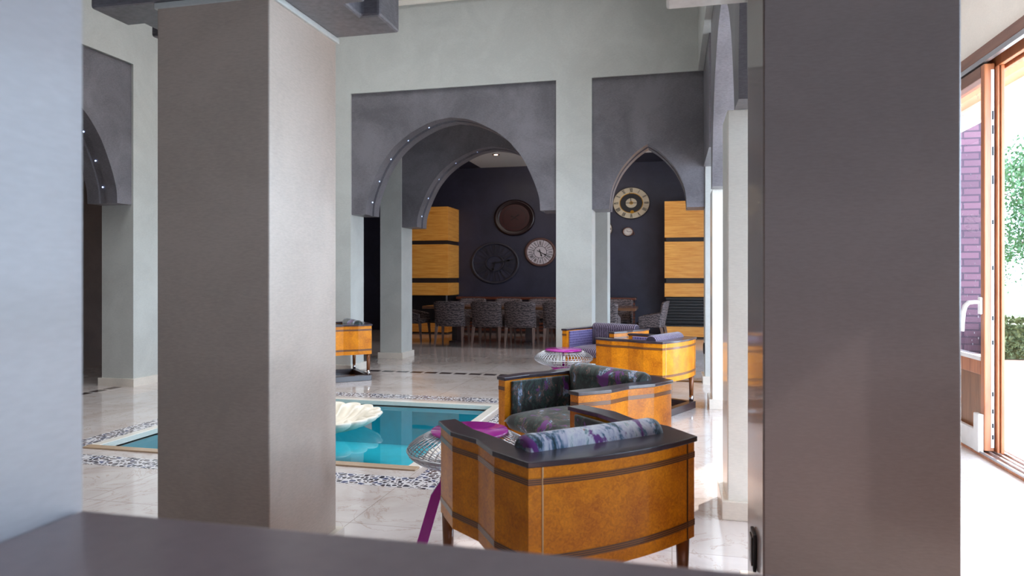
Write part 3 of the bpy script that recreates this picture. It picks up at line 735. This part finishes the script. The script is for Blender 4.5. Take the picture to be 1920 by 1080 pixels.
# ------------------------------------------------------------------ dining room
def dining_chair(label, loc, rz, group):
    """faces +y"""
    t = thing('dining_chair', label, 'chair', loc, rz, group)
    def shell(pts_in, th, fn):
        pass
    # back: curved, slightly raked panel with rounded top corners
    m = MB(); nu, nv = 12, 8; F_ = []; B_ = []
    for j in range(nv + 1):
        for i in range(nu + 1):
            u = -1 + 2*i/nu; v = j/nv
            hw = 0.245 + 0.045 * v
            z = 0.36 + 0.46 * v
            if v > 0.85: z -= 0.03 * abs(u) ** 8
            x = hw * u * (1 - 0.03 * max(0, v - 0.85) / 0.15 * abs(u) ** 6)
            y = -0.21 - 0.085 * v + 0.05 * u * u
            F_.append((x, y + 0.028, z)); B_.append((x, y - 0.02, z))
    n = len(F_); fs = []
    for j in range(nv):
        for i in range(nu):
            a = j*(nu+1)+i; q = (a, a+1, a+nu+2, a+nu+1)
            fs.append(q); fs.append(tuple(n+k for k in reversed(q)))
    edge = [i for i in range(nu+1)] + [j*(nu+1)+nu for j in range(1, nv+1)] + [nv*(nu+1)+i for i in range(nu-1, -1, -1)] + [j*(nu+1) for j in range(nv-1, 0, -1)]
    for k in range(len(edge)):
        a, b_ = edge[k], edge[(k+1) % len(edge)]; fs.append((a, b_, n+b_, n+a))
    m.add(F_ + B_, fs, True); m.build('backrest', M['damask'], t)
    m = MB(); m.box(-0.235, 0.235, -0.2, 0.25, 0.36, 0.44); m.build('seat', M['damask'], t, bevel=0.02, seg=3)
    for s in (-1, 1):
        m = MB()
        a, b_ = s*0.237, s*0.282
        x0, x1 = sorted((a, b_))
        m.hexa([(x0, -0.19, 0.36), (x1, -0.19, 0.36), (x1, 0.2, 0.36), (x0, 0.2, 0.36)], [(x0, -0.2, 0.62), (x1, -0.2, 0.62), (x1, 0.2, 0.545), (x0, 0.2, 0.545)])
        m.build('arm', M['damask'], t, bevel=0.014, seg=3)
        for yy, dy in ((-0.2, -0.08), (0.2, 0.03)):
            x = s*0.245; w = 0.024; q = 0.013; x2 = s*0.258; y2 = yy + dy
            zt = 0.36
            m = MB(); m.hexa([(x2-q, y2-q, 0), (x2+q, y2-q, 0), (x2+q, y2+q, 0), (x2-q, y2+q, 0)], [(x-w, yy-w, zt), (x+w, yy-w, zt), (x+w, yy+w, zt), (x-w, yy+w, zt)])
            m.build('leg', M['chair_leg'], t)
    return t
GD = 'grey patterned dining chairs round the long table'
near = ['leftmost grey patterned dining chair of the near row, back to the pool', 'second grey dining chair from the left in the near row', 'third grey dining chair from the left in the near row, left of the pier', 'grey dining chair of the near row partly hidden by the pier between the arches', 'grey dining chair of the near row seen through the narrow arch']
c0 = dining_chair(near[0], (-3.93, 11.98, 0), 0.04, GD)
for i, (x, r) in enumerate(((-3.22, -0.03), (-2.62, 0.02), (-1.93, 0.05), (-1.17, -0.04))):
    dup(c0, (x, 11.98, 0), r, near[i + 1])
far = ['leftmost grey dining chair of the far row behind the table', 'second grey dining chair from the left in the far row', 'third grey dining chair of the far row, near the pier', 'grey dining chair of the far row hidden behind the pier between the arches', 'grey dining chair of the far row seen through the narrow arch']
for i, x in enumerate((-4.02, -3.27, -2.55, -1.8, -1.02)):
    dup(c0, (x, 13.38, 0), PI + 0.03 * (-1) ** i, far[i])
dup(c0, (-4.92, 12.62, 0), -PI/2, 'grey dining chair at the left end of the table, by the pier base')
dup(c0, (-0.36, 12.66, 0), PI/2 - 0.12, 'grey dining chair at the right end of the table, before the oak fireplace')
t = thing('dining_table', 'long dark wooden dining table ringed by grey patterned chairs', 'table', (-2.62, 12.68, 0))
m = MB(); m.box(-2.0, 2.0, -0.45, 0.45, 0.655, 0.705); m.build('tabletop', M['table_wood'], t, bevel=0.005)
for x in (-1.45, 0.0, 1.45):
    m = MB(); m.box(x-0.05, x+0.05, -0.16, 0.16, 0.04, 0.655); m.box(x-0.06, x+0.06, -0.3, 0.3, 0, 0.04); m.build('pedestal', M['base'], t)
# slatted cabinet along the dark wall
t = thing('sideboard', 'long low reddish slatted wood cabinet along the dark wall', 'sideboard', (-2.75, 14.95, 0))
m = MB(); m.box(-2.0, 2.0, -0.22, 0.24, 0.76, 0.81); m.build('top', M['redwood'], t, bevel=0.004)
m = MB(); m.box(-1.98, 1.98, -0.17, 0.24, 0.0, 0.76); m.build('carcass', M['base'], t)
m = MB()
for k in range(9): m.box(-1.98, 1.98, -0.2, -0.17, 0.06 + k*0.075, 0.105 + k*0.075)
m.build('slat_front', M['redwood'], t)

# oak fireplace walls
def fireplace(label, x0, x1, y0, y1, grate):
    t = thing('fireplace_unit', label, 'fireplace', ((x0+x1)/2, (y0+y1)/2, 0))
    L = (x1-x0)/2; D = (y1-y0)/2
    for a, b_ in ((2.07, 2.82), (1.235, 1.985), (0.85, 1.127)):
        m = MB(); m.box(-L, L, -D, D, a, b_); m.build('oak_panel', M['oak'], t, bevel=0.004)
    for a, b_ in ((1.985, 2.07), (1.127, 1.235)):
        m = MB(); m.box(-L+0.03, L-0.03, -D+0.04, D, a, b_); m.build('recess_strip', M['dark_gap'], t)
    m = MB(); m.box(-L+0.03, L-0.03, -D+0.25, D, 0.27, 0.85); m.build('firebox', M['black'], t)
    if grate:
        m = MB()
        for k in range(9): m.box(-L+0.03, L-0.03, -D+0.06, -D+0.08, 0.31 + k*0.06, 0.345 + k*0.06)
        m.build('grille', M['black'], t)
    else:
        m = MB(); m.box(L-0.06, L-0.03, -D+0.03, -D+0.06, 0.27, 0.85); m.box(-L+0.03, -L+0.06, -D+0.03, -D+0.06, 0.27, 0.85); m.build('corner_post', M['steel'], t)
    m = MB(); m.box(-L, L, -D-0.02, D, 0.03, 0.24); m.build('hearth', M['oak'], t, bevel=0.004)
    m = MB(); m.box(-L-0.005, L+0.005, -D-0.025, D, 0.24, 0.27); m.build('hearth_slab', M['black'], t)
    m = MB(); m.box(-L+0.02, L-0.02, -D+0.02, D, 0, 0.03); m.build('plinth', M['dark_gap'], t)
    return t
fireplace('oak clad fireplace wall left of the clocks, behind the inner pier', -6.1, -4.83, 14.4, 15.19, False)
fireplace('oak clad fireplace wall with dark louvred grille, seen through the narrow arch', -0.15, 1.25, 14.45, 15.19, True)

# ------------------------------------------------------------------ clocks
M['ivory'] = plain('ivory_dial', (206, 188, 158), 0.5)
M['white_dial'] = plain('whitewashed_dial', (196, 184, 186), 0.5, var=0.12)
M['pale_dial'] = plain('pale_dial', (214, 200, 188), 0.5)
M['rust'] = plain('rusty_rim', (92, 62, 56), 0.55)
M['dark_rim'] = plain('dark_brown_rim', (46, 30, 24), 0.4)
M['iron'] = plain('black_iron', (50, 46, 54), 0.5)
M['oxblood'] = plain('oxblood_dial', (54, 14, 16), 0.4)
M['oxrim'] = plain('oxblood_rim', (32, 14, 16), 0.35)
M['ink'] = plain('black_ink', (16, 12, 14), 0.5)
M['brass'] = plain('brass', (176, 130, 40), 0.3, 0.8)
M['copper'] = plain('copper_case', (120, 76, 54), 0.35, 0.6)
def disc(m, r0, r1, sx, sz, y0, y1, n=56):
    """ring or disc facing -y between depth y0 (front) and y1 (back)"""
    pr = [(r0, y1), (r0, y0), (r1, y0), (r1, y1)] if r0 > 0 else [(0.0005, y0), (r1, y0), (r1, y1)]
    k = len(m.f); m.lathe([(r, -y) for r, y in pr], n=n, sx=sx, sy=sz, axis='y')
    m.smooth[k:] = [False] * (len(m.f) - k); return m
ROM = ['XII', 'I', 'II', 'III', 'IIII', 'V', 'VI', 'VII', 'VIII', 'IX', 'X', 'XI']
def numerals(par, mat, ri, ro, sx, sz, y, wdt, thick=1.0):
    """radial roman numerals of strokes; heads point outward"""
    for k, s in enumerate(ROM):
        a = 2*PI*k/12; m = MB()
        rd = (math.sin(a), math.cos(a)); td = (math.cos(a), -math.sin(a))
        adv = {'I': 0.55, 'V': 1.0, 'X': 1.0}
        tot = sum(adv[c] for c in s); x = -tot/2
        for c in s:
            w = adv[c]
            st = {'I': [((0.5, 0), (0.5, 1), 1)], 'V': [((0.1, 1), (0.5, 0), 1.2), ((0.9, 1), (0.5, 0), 0.6)], 'X': [((0.08, 1), (0.92, 0), 1.2), ((0.92, 1), (0.08, 0), 0.6)]}[c]
            for (a0, h0), (a1, h1), tk in st:
                P = []
                for aa, hh in ((a0, h0), (a1, h1)):
                    tt = (x + aa*w) * wdt; rr = ri + (ro-ri)*hh
                    P.append((sx*(rd[0]*rr + td[0]*tt), y, sz*(rd[1]*rr + td[1]*tt)))
                m.bar(P[0], P[1], wdt*0.3*tk*thick*(sx+sz)/2, 0.004, up=(0, -1, 0))
            x += w
        m.build('numeral', mat, par)
def hand(m, hours, length, tail, w, sx, sz, y):
    a = 2*PI*hours/12
    p = lambda r: (sx*math.sin(a)*r, y, sz*math.cos(a)*r)
    m.bar(p(-tail), p(length), w*(sx+sz)/2, 0.004, up=(0, -1, 0))
    m.bar(p(length*0.66), p(length*0.8), w*2.2*(sx+sz)/2, 0.004, up=(0, -1, 0))
    return m
def clock(label, cx, cz, sx, sz): return thing('wall_clock', label, 'clock', (cx, 15.19, cz), 0, 'clocks on the dark dining room wall')
# dark red clock
t = clock('dark oxblood round wall clock, topmost of those in the wide arch', 0, 0, 1, 1); sx, sz = 0.48, 0.413; t.location = (-3.5, 15.195, 2.61)
m = MB(); m.lathe([(0.74, 0.02), (0.78, 0.05), (0.84, 0.035), (0.88, 0.055), (0.94, 0.055), (1.0, 0.03), (1.0, 0.0)], n=64, sx=sx, sy=sz, axis='y'); m.build('rim', M['oxrim'], t)
m = MB(); disc(m, 0, 0.75, sx, sz, -0.02, 0); m.build('dial', M['oxblood'], t)
m = MB(); disc(m, 0.56, 0.59, sx, sz, -0.0225, -0.02); m.build('dial_ring', M['oxrim'], t)
m = MB(); hand(m, 10.1, 0.2, 0.22, 0.035, sx, sz, -0.025); hand(m, 1.7, 0.3, 0.22, 0.03, sx, sz, -0.028); m.build('hands', M['ink'], t)
# black iron skeleton clock
t = clock('large openwork black iron clock with radiating bars, lower left of the clocks', 0, 0, 1, 1); sx, sz = 0.572, 0.477; t.location = (-3.96, 15.195, 1.58)
m = MB(); m.lathe([(0.90, 0.0), (0.90, 0.03), (0.93, 0.04), (0.98, 0.04), (1.0, 0.03), (1.0, 0.0)], n=64, sx=sx, sy=sz, axis='y'); disc(m, 0.34, 0.38, sx, sz, -0.03, 0); m.build('rim', M['iron'], t)
numerals(t, M['iron'], 0.42, 0.86, sx, sz, -0.02, 0.085, 1.0)
m = MB()
for k in range(12):
    a = 2*PI*(k+0.5)/12; m.bar((sx*math.sin(a)*0.36, -0.012, sz*math.cos(a)*0.36), (sx*math.sin(a)*0.92, -0.012, sz*math.cos(a)*0.92), 0.006, 0.01, up=(0,-1,0))
m.build('spokes', M['iron'], t)
m = MB(); hand(m, 2.62, 0.78, 0.1, 0.04, sx, sz, -0.036); hand(m, 6.5, 0.42, 0.08, 0.055, sx, sz, -0.034); m.build('hands', M['ink'], t)
# white clock with rusty rim
t = clock('white dial clock with worn rusty rim, beside the pier', 0, 0, 1, 1); sx, sz = 0.36, 0.325; t.location = (-2.9, 15.195, 1.82)
m = MB(); m.lathe([(0.84, 0.02), (0.87, 0.045), (0.93, 0.05), (1.0, 0.035), (1.0, 0.0)], n=64, sx=sx, sy=sz, axis='y'); m.build('rim', M['rust'], t)
m = MB(); disc(m, 0, 0.855, sx, sz, -0.02, 0); m.build('dial', M['white_dial'], t)
numerals(t, M['ink'], 0.5, 0.76, sx, sz, -0.023, 0.07, 0.8)
m = MB(); disc(m, 0.395, 0.425, sx, sz, -0.0225, -0.02)
for k in range(12):
    a = 2*PI*(k+0.5)/12; m.bar((sx*math.sin(a)*0.41, -0.0225, sz*math.cos(a)*0.41), (sx*math.sin(a)*0.85, -0.0225, sz*math.cos(a)*0.85), 0.010, 0.004, up=(0,-1,0))
m.build('dial_lines', M['ink'], t)
m = MB(); hand(m, 4.0, 0.48, 0.22, 0.045, sx, sz, -0.028); hand(m, 5.45, 0.32, 0.2, 0.06, sx, sz, -0.026); m.build('hands', M['ink'], t)
# ivory clock with dark ornamental centre
t = clock('large ivory clock with black centre ring and brass dial, inside the narrow arch', 0, 0, 1, 1); sx, sz = 0.405, 0.35; t.location = (-0.87, 15.195, 2.88)
m = MB(); m.lathe([(0.96, 0.02), (0.97, 0.035), (1.0, 0.03), (1.0, 0.0)], n=64, sx=sx, sy=sz, axis='y'); m.build('rim', M['dark_rim'], t)
m = MB(); disc(m, 0, 0.965, sx, sz, -0.02, 0); m.build('dial', M['ivory'], t)
m = MB(); disc(m, 0.30, 0.60, sx, sz, -0.0225, -0.02); m.build('dark_ring', M['ink'], t)
m = MB(); disc(m, 0.60, 0.635, sx, sz, -0.0235, -0.02); disc(m, 0.04, 0.10, sx, sz, -0.026, -0.02)
m.v = [(x, y, z) for x, y, z in m.v]; m.build('brass_ring', M['brass'], t)
m = MB(); disc(m, 0, 0.1, sx, sz, -0.027, -0.02); disc(m, 0.03, 0.055, sx, sz, -0.029, -0.027); m.v = [(x + 0.02, y, z - 0.56*sz) for x, y, z in m.v]; m.build('small_dial', M['brass'], t)
numerals(t, M['ink'], 0.69, 0.93, sx, sz, -0.023, 0.075)
m = MB(); hand(m, 11.75, 0.66, 0.05, 0.03, sx, sz, -0.03); hand(m, 3.0, 0.62, 0.36, 0.03, sx, sz, -0.032); m.build('hands', M['ink'], t)
# small pocket style clock
t = clock('tiny pale round clock in a copper case below the large ivory clock', 0, 0, 1, 1); sx, sz = 0.115, 0.098; t.location = (-0.94, 15.195, 2.25)
m = MB(); m.lathe([(0.84, 0.04), (0.88, 0.055), (0.96, 0.055), (1.0, 0.03), (1.0, 0.0)], n=40, sx=sx, sy=sz, axis='y'); m.build('case', M['copper'], t)
m = MB(); disc(m, 0, 0.86, sx, sz, -0.04, 0, 32); m.build('dial', M['pale_dial'], t)
m = MB()
for k in range(12):
    a = 2*PI*k/12; m.bar((sx*math.sin(a)*0.62, -0.043, sz*math.cos(a)*0.62), (sx*math.sin(a)*0.76, -0.043, sz*math.cos(a)*0.76), 0.012, 0.003, up=(0,-1,0))
m.build('hour_marks', M['ink'], t)
m = MB(); hand(m, 10.6, 0.4, 0.05, 0.07, sx, sz, -0.046); hand(m, 3.05, 0.62, 0.05, 0.06, sx, sz, -0.048); m.build('hands', M['ink'], t)
m = MB(); m.tube([(sx*0.98 + 0.025*math.cos(2*PI*i/16), -0.03, -0.04 + 0.03*math.sin(2*PI*i/16)) for i in range(16)], 0.006, n=6, closed=True); m.build('ring_handle', M['copper'], t)
# partly hidden pale clock
t = clock('pale clock mostly hidden behind the pier left of the narrow arch', 0, 0, 1, 1); sx, sz = 0.24, 0.205; t.location = (-1.51, 15.195, 2.32)
m = MB(); m.lathe([(0.9, 0.02), (0.92, 0.035), (1.0, 0.03), (1.0, 0.0)], n=56, sx=sx, sy=sz, axis='y'); m.build('rim', M['dark_rim'], t)
m = MB(); disc(m, 0, 0.91, sx, sz, -0.02, 0); m.build('dial', M['pale_dial'], t)
numerals(t, M['ink'], 0.55, 0.86, sx, sz, -0.023, 0.13, 1.2)
m = MB(); hand(m, 9.5, 0.4, 0.05, 0.06, sx, sz, -0.028); hand(m, 1.0, 0.6, 0.05, 0.05, sx, sz, -0.03); m.build('hands', M['ink'], t)

# dining ceiling spotlight
t = thing('ceiling_spotlight', 'small glowing recessed spotlight in the dining room ceiling', 'ceiling light', (-3.53, 13.6, 3.78))
m = MB(); m.lathe([(0.05, 0.0), (0.05, -0.012), (0.075, -0.012), (0.08, 0.0)], n=28); m.build('bezel', M['chrome'], t)
M['warm_lamp'] = plain('warm_lamp', (255, 220, 200), 0.3, emit=(255, 196, 168), es=9.0)
m = MB(); m.lathe([(0.001, -0.016), (0.03, -0.014), (0.05, -0.004)], n=24); m.build('bulb', M['warm_lamp'], t)
# sockets
def socket(label, loc):
    t = thing('wall_socket', label, 'socket', loc)
    m = MB(); m.box(-0.012, 0, -0.045, 0.045, -0.065, 0.065); p = m.build('face_plate', M['black'], t, bevel=0.003)
    m = MB(); m.box(-0.016, -0.012, -0.03, 0.03, -0.05, 0.05); m.build('insert', M['dark_rim'], p, bevel=0.002)
socket('dark socket low on the broad near column', (0.286, 2.545, 0.29))
socket('small dark socket on the wall end right of the narrow arch', (0.379, 8.5, 0.40))

# ------------------------------------------------------------------ outside
M['terrace'] = plain('sunlit_terrace_stone', (226, 220, 214), 0.7)
M['red_path'] = plain('reddish_paving', (176, 136, 116), 0.8)
M['lawn'] = plain('lawn_green', (104, 120, 80), 0.9, var=0.3)
M['leaf'] = plain('tree_leaf_green', (74, 100, 66), 0.6, var=0.35)
M['hedge'] = plain('hedge_green', (84, 90, 56), 0.7, var=0.35)
M['bark'] = plain('tree_bark', (96, 74, 58), 0.8)
M['low_wall'] = plain('pinkish_garden_wall', (188, 158, 146), 0.8)
M['eave'] = plain('orange_timber_fascia', (214, 160, 122), 0.6)
def brick():
    m, nt, b = newmat('mauve_brick')
    br = N(nt, 'ShaderNodeTexBrick'); br.inputs['Scale'].default_value = 1.0; br.inputs['Brick Width'].default_value = 0.5; br.inputs['Row Height'].default_value = 0.12; br.inputs['Mortar Size'].default_value = 0.014
    br.inputs['Color1'].default_value = lin((104, 70, 82)); br.inputs['Color2'].default_value = lin((86, 58, 70)); br.inputs['Mortar'].default_value = lin((62, 44, 56))
    nt.links.new(coord(nt, rot=(PI/2, 0, 0)), br.inputs['Vector']); nt.links.new(br.outputs['Color'], b.inputs['Base Color']); b.inputs['Roughness'].default_value = 0.8
    return m
M['brick'] = brick()
m = MB(); m.box(2.32, 9.5, -2, 11.2, -0.3, -0.02); tag(m.build('terrace', M['terrace']), 'white sunlit terrace outside the glass door', 'terrace', kind='structure')
m = MB(); m.box(2.32, 30, 11.2, 12.9, -0.3, -0.03); m.box(9.5, 30, -2, 11.2, -0.3, -0.035); tag(m.build('path', M['red_path']), 'reddish paved strip in front of the hedge', 'path', kind='structure')
m = MB(); m.box(2.32, 60, 12.9, 90, -0.3, -0.04); m.box(30, 60, -2, 12.9, -0.3, -0.04); tag(m.build('lawn_ground', M['lawn']), 'green lawn between hedge and low garden wall', 'lawn', kind='structure')
m = MB(); m.box(2.32, 3.4, 1.0, 12.9, 3.42, 3.55); m.box(3.40, 3.46, 1.0, 12.9, 3.03, 3.42); tag(m.build('roof_eave', M['cream']), 'pale underside of the eave outside the door', 'eave', kind='structure')
m = MB(); m.box(3.25, 3.4, 1.0, 12.9, 3.25, 3.42); tag(m.build('eave_beam', M['eave']), 'orange timber fascia beam of the eave outside', 'beam', kind='structure')
b = thing('brick_building', 'mauve brick wing of the house seen through the sliding door pane', 'building', (3.8, 13.5, 0))
m = MB(); m.box(-1.45, 1.5, -0.5, 0.5, -0.04, 5.0); m.build('wall', M['brick'], b)
m = MB(); m.box(-1.45, 1.6, -0.6, 0.6, 5.0, 5.2); m.build('roof', M['cream'], b)
def leaves(m, n, gen, size):
    for _ in range(n):
        p = Vector(gen()); a = Vector((random.gauss(0,1), random.gauss(0,1), random.gauss(0,1))).normalized()
        c = a.cross(Vector((0.3, 0.5, 0.8))).normalized(); s = size * random.uniform(0.6, 1.3)
        m.add([p - a*s, p + c*s*0.5, p + a*s, p - c*s*0.5], [(0,1,2,3)])
def tree(label, loc, h, r, n):
    t = thing('tree', label, 'tree', loc, 0, 'trees beyond the terrace')
    m = MB(); m.tube([(0,0,-0.04), (0.05,0,h*0.3), (-0.05,0.05,h*0.6), (0,0,h*0.85)], [0.16, 0.12, 0.08, 0.03], n=10)
    for k in range(7):
        a = k*2.4; z = h*(0.3 + 0.07*k); m.tube([(0,0,z), (math.cos(a)*r*0.7, math.sin(a)*r*0.7, z + h*0.15)], [0.05, 0.015], n=6)
    m.build('trunk', M['bark'], t)
    cl = [(random.gauss(0, r*0.45), random.gauss(0, r*0.45), h*random.uniform(0.32, 0.9)) for _ in range(26)]
    def gen():
        c = random.choice(cl); return (c[0]+random.gauss(0, r*0.2), c[1]+random.gauss(0, r*0.2), c[2]+random.gauss(0, r*0.2))
    m = MB(); leaves(m, n, gen, 0.075); m.build('crown', M['leaf'], t)
tree('leafy green tree right of the door frame, beyond the hedge', (11.6, 25.0, 0), 5.4, 1.9, 9000)
tree('farther leafy tree at the right edge behind the first', (16.2, 29.0, 0), 5.6, 2.4, 7000)
tree('shrubby pale tree behind the low garden wall', (14.5, 38.5, 0), 3.4, 2.0, 5000)
m = MB()
m.box(5.05, 9.0, 12.1, 12.75, -0.02, 0.52)
leaves(m, 5200, lambda: (random.uniform(4.98, 9.0), random.choice((random.uniform(12.02, 12.8), 12.06, 12.04)), random.uniform(0.0, 0.62)), 0.045)
tag(m.build('hedge', M['hedge']), 'clipped low hedge at the edge of the terrace', 'hedge')
m = MB(); m.box(8.5, 30, 26.8, 27.1, -0.04, 0.42); tag(m.build('garden_wall', M['low_wall']), 'low pinkish garden wall across the lawn', 'garden wall')

# ------------------------------------------------------------------ light
w = bpy.data.worlds.new('sky'); sc.world = w; w.use_nodes = True
bg = w.node_tree.nodes['Background']; bg.inputs['Color'].default_value = (0.62, 0.80, 1.0, 1); bg.inputs['Strength'].default_value = 12.0
def lamp(name, kind, loc, energy, color, direction=None, **kw):
    l = bpy.data.lights.new(name, kind); l.energy = energy; l.color = color
    for k, v in kw.items(): setattr(l, k, v)
    o = bpy.data.objects.new(name, l); COL.objects.link(o); o.location = loc
    if direction is not None: o.rotation_euler = Vector(direction).to_track_quat('-Z', 'Y').to_euler()
    return o
el = math.radians(24)
lamp('sun', 'SUN', (6, 14, 10), 11.0, (1.0, 0.95, 0.88), (-0.53*math.cos(el), -0.848*math.cos(el), -math.sin(el)), angle=0.012)
lamp('court_fill', 'AREA', (-2.85, 5.5, 5.5), 155, (0.93, 0.97, 1.0), (0, 0, -1), shape='RECTANGLE', size=4.6, size_y=4.6, spread=math.radians(108))  # unseen fill added for general brightness in the court
lamp('dining_lamp', 'AREA', (-2.6, 12.2, 3.7), 62, (1.0, 0.84, 0.76), (0, 0.25, -1), shape='RECTANGLE', size=3.6, size_y=1.6)
lamp('door_wall_fill', 'AREA', (0.95, 4.6, 3.2), 7, (1.0, 0.97, 0.92), (1, -0.05, -0.25), shape='RECTANGLE', size=3.0, size_y=0.3)  # added fill that brightens the wall over the door, no fitting here
lamp('reveal_fill', 'AREA', (1.55, 0.1, 1.75), 4.4, (0.66, 0.76, 1.0), (-1, 0.05, -0.06), shape='RECTANGLE', size=0.5, size_y=1.2, spread=math.radians(110))  # invented source on the camera side, throws bluish light on the reveal
lamp('column_fill', 'AREA', (2.05, 1.9, 1.9), 13, (0.56, 0.77, 1.0), (-1, 0.16, -0.05), shape='RECTANGLE', size=1.2, size_y=1.8, spread=math.radians(40))  # added bluish fill aimed at the left column's right face
for nm, y0, y1 in (('door_portal', 2.6, 5.3), ('window_portal', 9.0, 12.4), ('leaf_portal', 5.4, 8.06)):
    o = lamp(nm, 'AREA', (2.36, (y0+y1)/2, 1.45), 1, (1,1,1), (-1, 0, 0), shape='RECTANGLE', size=2.8, size_y=y1-y0)
    o.rotation_euler = (0, PI/2, 0)
    o.data.cycles.is_portal = True

# ------------------------------------------------------------------ camera
cam = bpy.data.cameras.new('camera'); co = bpy.data.objects.new('camera', cam); COL.objects.link(co)
co.location = (0, 0, 1.25); co.rotation_euler = (PI/2, 0, math.atan(300/1280))
cam.sensor_width = 36; cam.lens = 24.0; cam.shift_y = -20/1920
cam.clip_start = 0.02
cam.dof.use_dof = True; cam.dof.focus_distance = 5.0; cam.dof.aperture_fstop = 4.0
sc.camera = co
sc.view_settings.view_transform = 'Standard'
sc.view_settings.look = 'None'
sc.view_settings.exposure = 0.08
sc.cycles.max_bounces = 10; sc.cycles.diffuse_bounces = 5; sc.cycles.transparent_max_bounces = 16
sc.cycles.caustics_reflective = False; sc.cycles.caustics_refractive = False
sc.cycles.sample_clamp_indirect = 6.0
